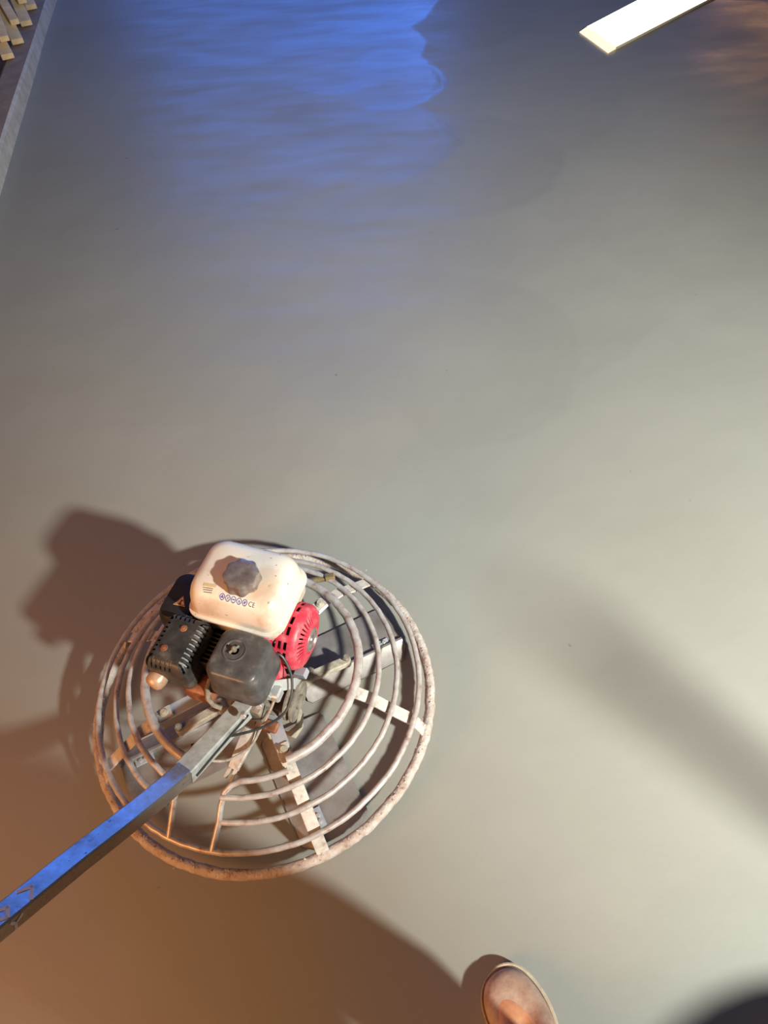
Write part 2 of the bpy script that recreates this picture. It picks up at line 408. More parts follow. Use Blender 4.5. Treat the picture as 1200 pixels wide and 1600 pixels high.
# concrete curb along the left edge of the slab
ca, cb = Vector((-1.11, -2.40, 0)), Vector((-2.80, 10.60, 0))
bm = B(); secs = []
nrm = Vector((-(cb - ca).y, (cb - ca).x, 0)).normalized()
N = 160
for i in range(N + 1):
    p = ca.lerp(cb, i / N); j = 0.004 * sin(i * 0.13) + 0.002 * sin(i * 0.31); k = 0.0015 * sin(i * 0.23)
    secs.append([tuple(p + nrm * j + Vector((0, 0, -0.01))), tuple(p + nrm * (j + 0.004) + Vector((0, 0, 0.085))), tuple(p + nrm * (0.016 + k) + Vector((0, 0, 0.100 + k / 2))),
                 tuple(p + nrm * (0.145 + j) + Vector((0, 0, 0.102))), tuple(p + nrm * 0.162 + Vector((0, 0, 0.090))), tuple(p + nrm * 0.165 + Vector((0, 0, -0.01)))])
loft(bm, secs)
tr = obj('trim_1', bm, ['curb', 'curb_top'], angle=30, kind='structure', label='low rough concrete curb along the slab')

for p_ in tr.data.polygons: p_.material_index = 1 if p_.normal.z > 0.8 else 0

# ground behind the curb
bm = B(); g0 = ca + nrm * 0.165; g1 = cb + nrm * 0.165
vv = [bm.verts.new(g0 + Vector((0, 0, 0.03))), bm.verts.new(g1 + Vector((0, 0, 0.03))), bm.verts.new(g1 + nrm * 3 + Vector((0, 0, 0.03))), bm.verts.new(g0 + nrm * 3 + Vector((0, 0, 0.03)))]
f = bm.faces.new(vv); r = bmesh.ops.extrude_face_region(bm, geom=[f]); bmesh.ops.translate(bm, vec=(0, 0, -0.06), verts=[v for v in r['geom'] if isinstance(v, bmesh.types.BMVert)])
obj('trim_2', bm, 'earth', smooth=False, kind='structure', label='dark bare ground behind the curb')

# ------------------------------------------------------------------ power trowel
OX, OY = -0.35479, 0.80807
T = thing('power_trowel', 'rusty walk-behind power trowel with cream-tanked red engine standing on wet concrete', 'power trowel', (OX, OY, 0))
ER = Matrix.Rotation(radians(-22), 4, 'Z')      # engine axes inside the trowel
def E(x, y, z): return ER @ Vector((x, y, z))
def pol(r, deg, z): return Vector((r * cos(radians(deg)), r * sin(radians(deg)), z))

PROF = [(0.10, 0.225), (0.24, 0.228), (0.30, 0.203), (0.350, 0.166), (0.408, 0.128), (0.430, 0.085), (0.438, 0.060)]
def prof(r):
    for (a, za), (b, zb) in zip(PROF, PROF[1:]):
        if a <= r <= b: return za + (zb - za) * (r - a) / (b - a)
    return PROF[0][1] if r < PROF[0][0] else PROF[-1][1]

def hoop(r, z, rad, a0=0, a1=360, extra0=(), extra1=(), n=None, jit=0.0, mat='rod', name='guard_hoop', seg=10, zf=None):
    bm = B(); full = a1 - a0 >= 360; n = n or max(12, int((a1 - a0) / 3))
    pts = [pol(r + random.uniform(-0.0008, 0.0008), a0 + (a1 - a0) * i / n, z) for i in range(n if full else n + 1)]
    tube(bm, list(extra0) + pts + list(extra1), rad, seg, full, jit)
    return obj(name, bm, mat, T, angle=60)

hoop(0.437, 0.060, 0.0128, n=220, jit=0.10, mat='crust', name='outer_hoop', seg=12)
# the mortar crumbs caked along the top of the outer hoop
bm = B()
for i in range(260):
    a = random.uniform(0, 360); w = random.gauss(0, 0.006)
    p = pol(0.437 + w, a, 0.060 + math.sqrt(max(0, 0.0125**2 - w * w)) * 0.95)
    t = B(); bmesh.ops.create_icosphere(t, subdivisions=1, radius=random.uniform(0.0012, 0.0032))
    for v in t.verts: v.co *= random.uniform(0.7, 1.3)
    merge(bm, t, Matrix.Translation(p))
obj('mortar_crumbs', bm, 'crust', T, kind='stuff')
hoop(0.409, 0.135, 0.0072, n=160, name='guard_hoop')
# hoops B, C stop at the two rods of the access gap
g0, g1 = -101.0, 238.0
hoop(0.354, 0.168, 0.0070, g0 + 0.5, g1 - 0.5)
hoop(0.311, 0.204, 0.0070, g0 - 0.2, g1 - 2)
hoop(0.262, 0.230, 0.0112, -70, 236, mat='rod', name='inner_hoop', seg=12)
# gap rods: each runs from the second hoop up the dome
R1 = [pol(0.409, -102.5, 0.135), pol(0.354, -101.3, 0.168), pol(0.325, -101, 0.190), pol(0.300, -100, 0.206), pol(0.286, -97, 0.215)]
R1 += [pol(0.279, a, 0.218) for a in (-93, -88, -82, -76, -71)]
bm = B(); tube(bm, R1, 0.0072, 10); obj('gap_rod', bm, 'rod', T, angle=60)
R2 = [pol(0.409, -117.5, 0.135), pol(0.36, -119.5, 0.166), pol(0.311, -122, 0.199), pol(0.27, -124.5, 0.222), pol(0.262, -124, 0.228)]
bm = B(); tube(bm, R2, 0.0072, 10); obj('gap_rod', bm, 'rod', T, angle=60)

# six flat radial arms under the hoops; each bolted to a strap from the gearbox
ARM = [-69.6, -19.0, 44.0, 100.0, 155.5, 206.5]
for i, a in enumerate(ARM):
    bm = B()
    inner = 0.215 if i != 1 else 0.255
    rs = [inner, 0.24, 0.262, 0.30, 0.350, 0.408, 0.432] if i != 1 else [0.255, 0.262, 0.30, 0.350, 0.408, 0.432]
    lift = 0.0105
    pts = [pol(r, a, prof(r) - (0.0125 if 0.25 < r < 0.28 else lift)) for r in rs]
    strip(bm, pts, 0.030, 0.006, bev=0.0012)
    arm = obj('guard_arm', bm, 'bar', T, angle=30)
    if i != 1:
        bm = B(); p = pol(0.232, a, prof(0.232) - 0.009)
        cyl(bm, p, p + Vector((0, 0, 0.006)), 0.0105, seg=16, bev=0.0015)
        cyl(bm, p + Vector((0, 0, 0.005)), p + Vector((0, 0, 0.013)), 0.0078, seg=6, bev=0.001)
        obj('bolt', bm, 'arm', arm)
        bm = B()
        strip(bm, [pol(0.07, a, 0.200), pol(0.11, a, 0.200), pol(0.145, a, 0.211), pol(0.248, a, 0.212)], 0.034, 0.006, bev=0.001)
        obj('arm_strap', bm, 'steel', T, angle=30)

# four combination blades on arms
blade_src = None
for i in range(4):
    phi = 23 - 90 * i
    RM = Matrix.Rotation(radians(phi), 4, 'Z')
    bm = B()
    # cross-section across the blade (y) swept along x: low leading lip, ridge, broad pressed plate
    sec = [(-0.063, 0.007), (-0.060, 0.005), (-0.050, 0.008), (-0.020, 0.025), (-0.015, 0.028), (-0.009, 0.028), (-0.006, 0.025), (-0.004, 0.016), (0.060, 0.012), (0.115, 0.008)]
    x0, x1 = 0.095, 0.402
    def chop(y, x): return x
    rows = []
    for x, dy in ((x0, 0.010), (x0 + 0.010, 0.0), (x0 + 0.10, 0), (x1 - 0.10, 0), (x1 - 0.020, 0.0), (x1, 0.026)):
        top = []; 
        for (y, z) in sec:
            yy = max(-0.063 + dy, min(0.115 - dy, y)); top.append((x, yy, z + (0.004 if dy and y < -0.055 else 0)))
        bot = [(p[0], p[1], p[2] - 0.003) for p in reversed(top)]
        rows.append(top + bot)
    loft(bm, rows, RM)
    bl = obj('trowel_blade', bm, 'blade', T, angle=25)
    bm = B()   # folded lip with rivet holes at the outer end of the ridge
    strip(bm, [RM @ Vector((0.318, 0.002, 0.0185)), RM @ Vector((0.366, 0.002, 0.0185))], 0.022, 0.004, bev=0.001)
    obj('rivet_lip', bm, 'steel', bl, angle=25)
    for s in (0.338, 0.352):
        bm = B(); p = RM @ Vector((s, 0.002, 0.0200)); cyl(bm, p, p + Vector((0, 0, 0.006)), 0.0055, seg=6, bev=0.0008); obj('rivet', bm, 'zinc', bl)
    # blade arm
    bm = B()
    strip(bm, [RM @ Vector((0.050, -0.016, 0.070)), RM @ Vector((0.120, -0.016, 0.064)), RM @ Vector((0.235, -0.014, 0.048))], 0.026, 0.022, bev=0.003)
    cyl(bm, RM @ Vector((0.112, -0.034, 0.066)), RM @ Vector((0.112, 0.002, 0.066)), 0.017, seg=16, bev=0.003)
    cyl(bm, RM @ Vector((0.232, -0.014, 0.030)), RM @ Vector((0.232, -0.014, 0.060)), 0.012, seg=12, bev=0.002)
    ba = obj('blade_arm', bm, 'arm', T, angle=35)
    for (x, y, z, h) in ((0.130, -0.010, 0.070, 0.022), (0.232, -0.014, 0.060, 0.018)):
        bm = B(); p = RM @ Vector((x, y, z)); cyl(bm, p, p + Vector((0, 0, h)), 0.0065, seg=10); cyl(bm, p + Vector((0, 0, h * 0.35)), p + Vector((0, 0, h * 0.8)), 0.0100, seg=6, bev=0.001)
        obj('bolt', bm, 'gear', ba)

# gearbox and spider hub under the engine
bm = B()
lathe(bm, [(0, 0), (0.060, 0), (0.066, 0.006), (0.066, 0.040), (0.050, 0.052), (0.046, 0.085), (0.078, 0.098), (0.082, 0.106), (0.082, 0.150), (0.074, 0.160), (0, 0.160)],
      Matrix.Translation((0, 0, 0.045)) @ Matrix.Rotation(radians(-90), 4, 'Y'), 32)
for k in range(8):
    a = 45 * k; p = pol(0.070, a + 10, 0.200); cyl(bm, p, p + Vector((0, 0, 0.008)), 0.007, seg=6)
obj('gearbox', bm, 'gear', T, angle=35)
bm = B()      # thrust lever yoke that shows right of the hub
pts = [E(0.085, -0.10, 0.135), E(0.115, -0.115, 0.140), E(0.140, -0.112, 0.150), E(0.152, -0.09, 0.160), E(0.146, -0.062, 0.170), E(0.120, -0.04, 0.175)]
strip(bm, pts, 0.010, 0.036, bev=0.002); obj('thrust_yoke', bm, 'arm', T, angle=40)
bm = B()      # pulley
Pm = frame_to(E(0.126, -0.055, 0.225), E(0.150, -0.055, 0.225))
lathe(bm, [(0, 0), (0.050, 0), (0.050, 0.004), (0.040, 0.010), (0.050, 0.016), (0.050, 0.020), (0.018, 0.020), (0.018, 0.026), (0, 0.026)], Pm, 32)
obj('pulley', bm, 'gear', T, angle=30)

# engine bed
bm = B()
box(bm, (0.27, 0.21, 0.010), (-0.015, 0.015, 0.221), 0.002, 1, ER)
for x in (-0.10, 0.09):
    box(bm, (0.03, 0.22, 0.02), (x, 0.01, 0.209), 0.002, 1, ER)
obj('engine_bed', bm, 'gear', T, angle=30)
# crankcase + finned cylinder
bm = B()
box(bm, (0.20, 0.17, 0.11), (-0.01, 0.075, 0.285), 0.012, 3, ER)
box(bm, (0.10, 0.09, 0.08), (-0.02, -0.04, 0.295), 0.008, 2, ER)
cy = obj('crankcase', bm, 'dark', T, angle=35)
bm = B()
for k in range(8):
    box(bm, (0.135, 0.0035, 0.135), (-0.02, -0.020 - 0.0105 * k, 0.330), 0.001, 1, ER)
obj('cooling_fins', bm, 'dark', T, angle=35)
# rusty valve cover poking out between muffler and air cleaner
bm = B()
secs = []
for (dy, s, ) in ((0.0, 1.0), (0.030, 1.0), (0.040, 0.94), (0.045, 0.80)):
    secs.append([(p[0], dy, p[1]) for p in rrect(0.078 * s, 0.058 * s, 0.024 * s, 6)])
loft(bm, secs, ER @ Matrix.Translation((-0.050, -0.100, 0.318)) @ Matrix.Rotation(pi, 4, 'Z'))
vc = obj('valve_cover', bm, 'rust', T, label='rust-brown rounded valve cover')
bm = B(); tube(bm, [E(-0.024, -0.112, 0.360), E(-0.023, -0.132, 0.352), E(-0.018, -0.148, 0.334), E(-0.006, -0.152, 0.318), E(0.010, -0.150, 0.308)], 0.0055, 8); obj('breather_pipe', bm, 'gear', T)

# ---- fuel tank
def tsec(w, d, r, z, cx=-0.005, cy=0.0850): return rrect(w, d, r, 7, cx, cy, z)
bm = B()
loft(bm, [tsec(0.150, 0.110, 0.03, 0.366), tsec(0.206, 0.160, 0.030, 0.372), tsec(0.222, 0.176, 0.032, 0.386), tsec(0.224, 0.178, 0.032, 0.424),
          tsec(0.237, 0.191, 0.037, 0.4255), tsec(0.239, 0.193, 0.038, 0.429), tsec(0.237, 0.191, 0.037, 0.4325), tsec(0.223, 0.177, 0.032, 0.434),
          tsec(0.221, 0.174, 0.033, 0.455), tsec(0.217, 0.169, 0.034, 0.478, cy=0.0865), tsec(0.211, 0.160, 0.036, 0.494, cy=0.0875), tsec(0.202, 0.148, 0.036, 0.504, cy=0.0885), tsec(0.186, 0.130, 0.032, 0.511, cy=0.090), tsec(0.160, 0.104, 0.026, 0.5145, cy=0.091), tsec(0.10, 0.05, 0.02, 0.5165, cy=0.092)], ER)
tank = obj('fuel_tank', bm, 'tank', T, angle=50, label='cream plastic fuel tank stained around its cap')
# scalloped grey metal cap
bm = B(); CP = E(0.010, 0.066, 0.515)
wob = lambda a, r: 1 + (0.055 * cos(8 * a) if r > 0.030 else 0)
Cm = Matrix.Translation(CP) @ Matrix.Rotation(radians(-90), 4, 'Y')
lathe(bm, [(0.040, -0.004), (0.0402, 0.004), (0.0395, 0.005), (0.0390, 0.024), (0.0378, 0.0275), (0.0350, 0.0290), (0.022, 0.0296), (0, 0.0298)], Cm, 64, wob=wob)
MAT['cap'] = worn('dull_cap_metal', [(0.3, (0.24, 0.18, 0.165)), (0.55, (0.38, 0.31, 0.29)), (0.75, (0.52, 0.46, 0.42))], 50, 0.36, 0.6, 0.3, 120, 0.0008)
obj('fuel_cap', bm, 'cap', tank, angle=40, label='dull grey scalloped metal fuel cap')
# pictogram strip: five blue rings and CE, on the front edge of the tank top
from mathutils.bvhtree import BVHTree
tb = B(); tb.from_mesh(tank.data); BV = BVHTree.FromBMesh(tb); tb.free()
def drape(bmd, lift):
    """lay a flat shape given in engine x, y on the tank top"""
    for v in bmd.verts:
        w = ER @ Vector((v.co.x, v.co.y, 0)); h = BV.ray_cast(Vector((w.x, w.y, 1)), Vector((0, 0, -1)))[0]
        v.co = Vector((w.x, w.y, (h.z if h else 0.5) + lift))
    return bmd
def patch(x0, y0, x1, y1, nx, ny, rot=0.0):
    t = B(); cx, cy = (x0 + x1) / 2, (y0 + y1) / 2; g = []
    for i in range(nx + 1):
        col = []
        for k in range(ny + 1):
            dx, dy = x0 + (x1 - x0) * i / nx - cx, y0 + (y1 - y0) * k / ny - cy
            col.append(t.verts.new((cx + dx * cos(rot) - dy * sin(rot), cy + dx * sin(rot) + dy * cos(rot), 0)))
        g.append(col)
    for i in range(nx):
        for k in range(ny): t.faces.new((g[i][k], g[i+1][k], g[i+1][k+1], g[i][k+1]))
    return t
LX, LY = -0.028, 0.0185
bm = drape(patch(LX, LY - 0.0068, LX + 0.088, LY + 0.0068, 24, 5), 0.0007)
strip_l = obj('pictogram_label', bm, 'label_white', tank, smooth=True, label='white label strip with five blue round pictograms and CE mark')
bm = B()
for k in range(5):
    cx = LX + 0.008 + 0.0136 * k; n = 20
    t = B()
    rr = [[t.verts.new((cx + r_ * cos(2*pi*i/n), LY + r_ * sin(2*pi*i/n), 0)) for i in range(n)] for r_ in (0.0062, 0.0046)]
    for i in range(n): t.faces.new((rr[0][i], rr[0][(i+1) % n], rr[1][(i+1) % n], rr[1][i]))
    if k == 0: qs = [[(-.003,-.0025),(.003,-.0025),(.003,.001),(-.003,.001)], [(-.0015,.001),(.0015,.001),(.001,.0035),(-.001,.0035)]]
    elif k == 1: qs = [[(-.003,-.003),(-.0018,-.003),(.003,.003),(.0018,.003)], [(.0018,-.003),(.003,-.003),(-.0018,.003),(-.003,.003)]]
    elif k == 2: qs = [[(-.0032,-.0012),(.0032,-.0012),(.0032,.0012),(-.0032,.0012)]]
    elif k == 3: qs = [[(-.001,-.003),(.002,-.003),(.002,.000),(-.001,.003)]]
    else: qs = [[(-.003,-.002),(.001,-.003),(.003,.002),(-.001,.003)]]
    for q in qs: t.faces.new([t.verts.new((cx + x, LY + y, 0)) for x, y in q])
    merge(bm, t)
drape(bm, 0.0013)
obj('pictograms', bm, 'label_blue', strip_l, smooth=False, kind='stuff')
fc = bpy.data.curves.new('mark', 'FONT'); fc.body = 'CE'; fc.size = 0.013
fo = bpy.data.objects.new('mark', fc); COL.objects.link(fo)
dg = bpy.context.evaluated_depsgraph_get(); me = bpy.data.meshes.new_from_object(fo.evaluated_get(dg)); bpy.data.objects.remove(fo)
bm = B(); bm.from_mesh(me); bmesh.ops.translate(bm, vec=(LX + 0.071, LY - 0.0045, 0), verts=bm.verts[:]); drape(bm, 0.0013)
obj('ce_mark', bm, 'ink', strip_l, smooth=False)
bm = drape(patch(-0.072, 0.031, -0.042, 0.038, 8, 3, 0.1), 0.0007)
st = obj('faded_sticker', bm, 'label_tan', tank, label='small faded tan sticker')
bm = B()
for k in range(3): merge(bm, patch(-0.070 + 0.002 * k, 0.0265 - k * 0.004, -0.046, 0.0278 - k * 0.004, 8, 1, 0.1))
drape(bm, 0.0008)
obj('print_lines', bm, 'ink', st, smooth=False, kind='stuff')

# ---- muffler guard: pressed sheet with louvre slots along every edge
MX, MY, MW, MD = -0.1035, -0.078, 0.104, 0.134
def msec(w, d, r, z): return rrect(w, d, r, 5, MX, MY, z)
bm = B()
loft(bm, [msec(MW, MD, 0.014, 0.352), msec(MW, MD, 0.014, 0.418), msec(MW - 0.006, MD - 0.006, 0.013, 0.428), msec(MW - 0.020, MD - 0.020, 0.010, 0.4385), msec(MW - 0.026, MD - 0.026, 0.009, 0.4405), msec(MW - 0.05, MD - 0.05, 0.006, 0.4412)])
mg = obj('muffler_guard', bm, 'muffler', T, label='black slotted muffler guard with two rusty screws')
bm = B()
loft(bm, [msec(MW - 0.005, MD - 0.005, 0.012, 0.340), msec(MW - 0.005, MD - 0.005, 0.012, 0.417), msec(MW - 0.011, MD - 0.011, 0.011, 0.4265), msec(MW - 0.026, MD - 0.026, 0.008, 0.4365), msec(MW - 0.05, MD - 0.05, 0.006, 0.4385)])
cut(mg, bm)
bm = B()
for k in range(9):
    y = MY - 0.046 + 0.0115 * k
    for s in (-1, 1):
        box(bm, (0.022, 0.0055, 0.030), (MX + s * 0.043, y, 0.434), mat=None)
for k in range(6):
    xx = MX - 0.028 + 0.0112 * k
    for s in (-1, 1):
        box(bm, (0.0050, 0.020, 0.030), (xx, MY + s * 0.0585, 0.434), mat=Matrix.Translation((xx, MY, 0)) @ Matrix.Rotation(radians(12 * s), 4, 'Z') @ Matrix.Translation((-xx, -MY, 0)))
for sx in (-1, 1):
    for sy in (-1, 1):
        c = Vector((MX + sx * 0.042, MY + sy * 0.055, 0.434))
        box(bm, (0.024, 0.0055, 0.030), (0, 0, 0), mat=Matrix.Translation(c) @ Matrix.Rotation(math.atan2(sy, sx), 4, 'Z'))
cut(mg, bm)
mg.data.transform(ER)
bm = B()   # bright inner muffler can seen through the slots
loft(bm, [msec(MW - 0.016, MD - 0.016, 0.012, 0.352), msec(MW - 0.016, MD - 0.016, 0.012, 0.408), msec(MW - 0.026, MD - 0.026, 0.01, 0.424), msec(MW - 0.04, MD - 0.04, 0.01, 0.428)], ER)
obj('muffler_can', bm, 'zinc', mg, label='bright metal muffler can behind the slots')
for (x, y) in ((-0.100, -0.048), (-0.119, -0.103)):
    bm = B(); p = E(x, y, 0.4395)
    cyl(bm, p, p + Vector((0, 0, 0.003)), 0.0085, seg=18, bev=0.001)
    cyl(bm, p + Vector((0, 0, 0.002)), p + Vector((0, 0, 0.0065)), 0.0052, seg=6, bev=0.0008)
    obj('screw', bm, 'rust', mg, label='rusty hex screw with washer')
bm = B()
p = E(-0.128, -0.128, 0.372)
lathe(bm, [(0, 0), (0.018, 0), (0.0215, 0.010), (0.0230, 0.024), (0.0215, 0.035), (0.016, 0.0415), (0.008, 0.0435), (0, 0.044)], frame_to(p, E(-0.139, -0.170, 0.368)), 28)
MAT['brass'] = worn('heat_tinted_metal', [(0.3, (0.50, 0.28, 0.17)), (0.7, (0.72, 0.50, 0.36))], 50, 0.35, 0.3)
obj('exhaust_outlet', bm, 'brass', mg, label='rounded tan exhaust outlet')

# ---- air cleaner
def asec(w, d, r, z, cx=0.0555, cy=-0.0815): return rrect(w * 1.07, d * 1.08, r, 7, cx, cy, z)
bm = B()
loft(bm, [asec(0.112, 0.108, 0.028, 0.356), asec(0.118, 0.114, 0.028, 0.362), asec(0.118, 0.114, 0.028, 0.378), asec(0.1215, 0.1175, 0.028, 0.381), asec(0.1215, 0.1175, 0.028, 0.386), asec(0.117, 0.113, 0.028, 0.390),
          asec(0.114, 0.110, 0.027, 0.436), asec(0.112, 0.108, 0.026, 0.450, cy=-0.0812), asec(0.107, 0.103, 0.024, 0.459, cy=-0.081), asec(0.100, 0.096, 0.021, 0.4632, cy=-0.0808), asec(0.090, 0.086, 0.018, 0.4645, cy=-0.0808), asec(0.06, 0.056, 0.014, 0.4648, cy=-0.0808)], ER)
ac = obj('air_cleaner', bm, 'black', T, angle=45, label='scuffed black box-shaped air cleaner cover')
p = E(0.044, -0.074, 0.4642)
bm = B(); lathe(bm, [(0.0265, -0.002), (0.0262, 0.0018), (0.0245, 0.0028), (0.0225, 0.0018), (0.021, 0.0004), (0.010, 0.0006), (0, 0.0006)], Matrix.Translation(p) @ Matrix.Rotation(radians(-90), 4, 'Y'), 36)
obj('cover_dimple', bm, 'black', ac)
bm = B()
cyl(bm, p, p + Vector((0, 0, 0.012)), 0.0055, seg=14, bev=0.001)
cyl(bm, p + Vector((0, 0, 0.010)), p + Vector((0, 0, 0.015)), 0.0030, seg=10, bev=0.001)
strip(bm, [p + Vector((-0.010, -0.007, 0.004)), p + Vector((0, 0, 0.006)), p + Vector((0.010, 0.007, 0.004))], 0.004, 0.007, bev=0.001)
obj('wing_nut', bm, 'gear', ac)

# ---- red fan housing and recoil starter
bm = B()
box(bm, (0.050, 0.165, 0.170), (0.055, 0.045, 0.335), 0.018, 3, ER)
box(bm, (0.060, 0.05, 0.075), (0.085, -0.045, 0.315), 0.010, 2, ER)
fh = obj('fan_housing', bm, 'red', T, angle=40)
bm = B()
for k in range(3):  # pale slanted streaks laid over the red housing
    poly_prism(bm, [(0, 0), (0.010, 0), (0.024, 0.040), (0.014, 0.040)], 0.003, ER @ Matrix.Translation((0.094 - 0.0 * k, -0.062 + 0.022 * k, 0.352)) @ Matrix.Rotation(radians(12), 4, 'Y') @ Matrix.Rotation(radians(18), 4, 'Z'))
obj('dust_streaks', bm, 'label_white', fh, smooth=False, kind='stuff')
RC = Vector((0.080, 0.052, 0.345))
Rm = Matrix.Translation(RC)
bm = B()
outer_p = [(0.079, -0.002), (0.079, 0.050), (0.076, 0.058), (0.070, 0.064), (0.050, 0.070), (0.034, 0.076), (0.031, 0.072), (0.028, 0.072)]
inner_p = [(0.028, 0.066), (0.034, 0.068), (0.050, 0.0655), (0.068, 0.060), (0.072, 0.055), (0.075, 0.048), (0.075, -0.002)]
lathe(bm, outer_p + inner_p + [outer_p[0]], Rm, 56)
bmesh.ops.remove_doubles(bm, verts=bm.verts[:], dist=1e-6)
rc = obj('recoil_starter', bm, 'red', T, label='round red recoil starter cover with slots')
bm = B()
for g in range(8):       # groups of slots round the rim: three across, two along
    for j in (-1, 1):
        for i in range(3):
            a = radians(45 * g + 12 + 9.5 * j)
            m = Matrix.Translation((RC.x + 0.012 + 0.0135 * i, RC.y, RC.z)) @ Matrix.Rotation(a, 4, 'X') @ Matrix.Translation((0, 0.077, 0))
            box(bm, (0.0088, 0.018, 0.0190), (0, 0, 0), mat=m)
for k in range(36):                                     # thin slots radiating over the face
    a = 2 * pi * k / 36
    m = Matrix.Translation((RC.x + 0.068, RC.y, RC.z)) @ Matrix.Rotation(a, 4, 'X') @ Matrix.Translation((0, 0.0545, 0))
    box(bm, (0.024, 0.024, 0.0040), (0, 0, 0), mat=m)
cut(rc, bm)
rc.data.transform(ER)
bm = B(); cyl(bm, E(*(RC + Vector((0.002, 0, 0)))), E(*(RC + Vector((0.050, 0, 0)))), 0.066, seg=40, bev=0.01); obj('fan_drum', bm, 'dark', rc)
bm = B()
lathe(bm, [(0, 0.0), (0.030, 0.0), (0.030, 0.006), (0.027, 0.009), (0.024, 0.009), (0.022, 0.006), (0.010, 0.006), (0.008, 0.009), (0, 0.0095)], ER @ Matrix.Translation(RC + Vector((0.068, 0, 0))), 36)
obj('starter_hub', bm, 'cap', rc, label='dull metal starter hub')
bm = B(); strip(bm, [E(0.125, 0.000, 0.262), E(0.150, 0.000, 0.268)], 0.022, 0.020, bev=0.002); obj('mounting_foot', bm, 'steel', rc)

# ---- black belt cover on the left with warning triangle
bm = B()
def csec(s, z): return [(p[0], p[1], z) for p in rrect(0.085 * s, 0.140 * s, 0.030 * s, 7, -0.165, 0.045)]
loft(bm, [csec(0.97, 0.20), csec(1.0, 0.22), csec(1.0, 0.375), csec(0.96, 0.392), csec(0.86, 0.402), csec(0.6, 0.405)], ER)
bc = obj('belt_cover', bm, 'cover', T, label='black cover with orange warning triangle')
wt = ER @ Matrix.Translation((-0.160, 0.030, 0.4042)) @ Matrix.Rotation(radians(4), 4, 'Z')
bm = B(); poly_prism(bm, [(-0.015, -0.012), (0.015, -0.012), (0.0, 0.014)], 0.0016, wt); wl = obj('warning_label', bm, 'label_orange', bc, smooth=False, label='orange warning triangle')
bm = B()
def ring_tri(a, b, z):
    A = [(-0.015*a, -0.012*a), (0.015*a, -0.012*a), (0, 0.014*a)]; Bq = [(-0.015*b, -0.012*b), (0.015*b, -0.012*b), (0, 0.014*b)]
    return A, Bq
A, Bq = ring_tri(0.90, 0.78, 0)
t = B(); va_ = [t.verts.new((x, y, 0.0019)) for x, y in A]; vb_ = [t.verts.new((x, y, 0.0019)) for x, y in Bq]
for i in range(3): t.faces.new((va_[i], va_[(i+1) % 3], vb_[(i+1) % 3], vb_[i]))
for q in ([(-.0015,-.003),(.0015,-.003),(.001,.006),(-.001,.006)], [(-.0045,-.008),(.004,-.008),(.003,-.004),(-.002,-.003)], [(.001,0),(.005,.002),(.004,.004),(.0,.003)]):
    t.faces.new([t.verts.new((x, y - 0.001, 0.0019)) for x, y in q])
merge(bm, t, wt); obj('warning_symbol', bm, 'ink', wl, smooth=False)

# ---- steel bracket carrying the handle, levers, carburettor linkage
bm = B()
box(bm, (0.075, 0.030, 0.060), (0.055, -0.118, 0.262), 0.003, 1, ER)
obj('handle_bracket', bm, 'gear', T, angle=30)
bm = B()
strip(bm, [E(0.105, -0.085, 0.345), E(0.128, -0.060, 0.318), E(0.138, -0.040, 0.290), E(0.140, -0.030, 0.262)], 0.026, 0.005, up=(0.5, -0.5, 0.7), bev=0.001)
box(bm, (0.05, 0.03, 0.03), (0.108, -0.088, 0.325), 0.004, 1, ER)
cp = obj('control_plate', bm, 'zinc', T, angle=30)
for (x, y, z) in ((0.112, -0.100, 0.345), (0.098, -0.122, 0.335), (0.070, -0.150, 0.325)):
    bm = B(); cyl(bm, E(x, y, z), E(x + 0.004, y - 0.012, z + 0.006), 0.0075, seg=6, bev=0.001); obj('bolt', bm, 'zinc', cp)
bm = B()
strip(bm, [E(0.070, -0.155, 0.245), E(0.066, -0.190, 0.225), E(0.058, -0.240, 0.205)], [0.030, 0.034, 0.026], 0.012, bev=0.002)
strip(bm, [E(0.050, -0.238, 0.202), E(0.046, -0.262, 0.196)], 0.007, 0.007); strip(bm, [E(0.064, -0.240, 0.202), E(0.062, -0.268, 0.196)], 0.007, 0.007)
obj('clutch_lever', bm, 'bar', T, angle=30)
bm = B()
box(bm, (0.055, 0.026, 0.024), (0.095, -0.128, 0.215), 0.003, 1, ER)
obj('linkage_block', bm, 'rust', T, angle=30)

# ---- handle: pale lower sleeve, then the bent grimy tube out past the frame
P0 = Vector((-0.000, -0.128, 0.272)); PB = Vector((-0.106, -0.150 - 0.136, 0.330)); P2 = Vector((-0.312, -0.577, 0.545))
PB = Vector((-0.1065, -0.2855, 0.328))
dirn = (P2 - PB).normalized(); PE = P2 + dirn * 0.62
hs = 0.040
d0 = (PB - P0).normalized()
A0 = PB - d0 * 0.02; A2 = PB + dirn * 0.27; A1 = PB + d0 * 0.05
bend = [PB - d0 * 0.05] + [A0 * (1 - t) ** 2 + A1 * 2 * t * (1 - t) + A2 * t * t for t in [k / 10 for k in range(11)]] + [P2, PE]
bm = B(); strip(bm, [P0, PB + (PB - P0).normalized() * 0.004], hs + 0.003, hs + 0.003, bev=0.003)
sl = obj('handle_sleeve', bm, 'handle_lit', T, angle=30, label='pale painted lower sleeve of the handle')
bm = B(); strip(bm, bend, hs, hs, bev=0.0035)
hd = obj('handle_tube', bm, 'handle', T, angle=30, label='long grimy square steel handle reflecting blue')
bm = B(); side = Vector((0, 0, 1)).cross(dirn).normalized(); tube(bm, [PE - side * 0.24 + Vector((0, 0, 0.05)), PE - side * 0.20, PE, PE + side * 0.20, PE + side * 0.24 + Vector((0, 0, 0.05))], 0.014, 12); obj('handlebar', bm, 'steel', T)
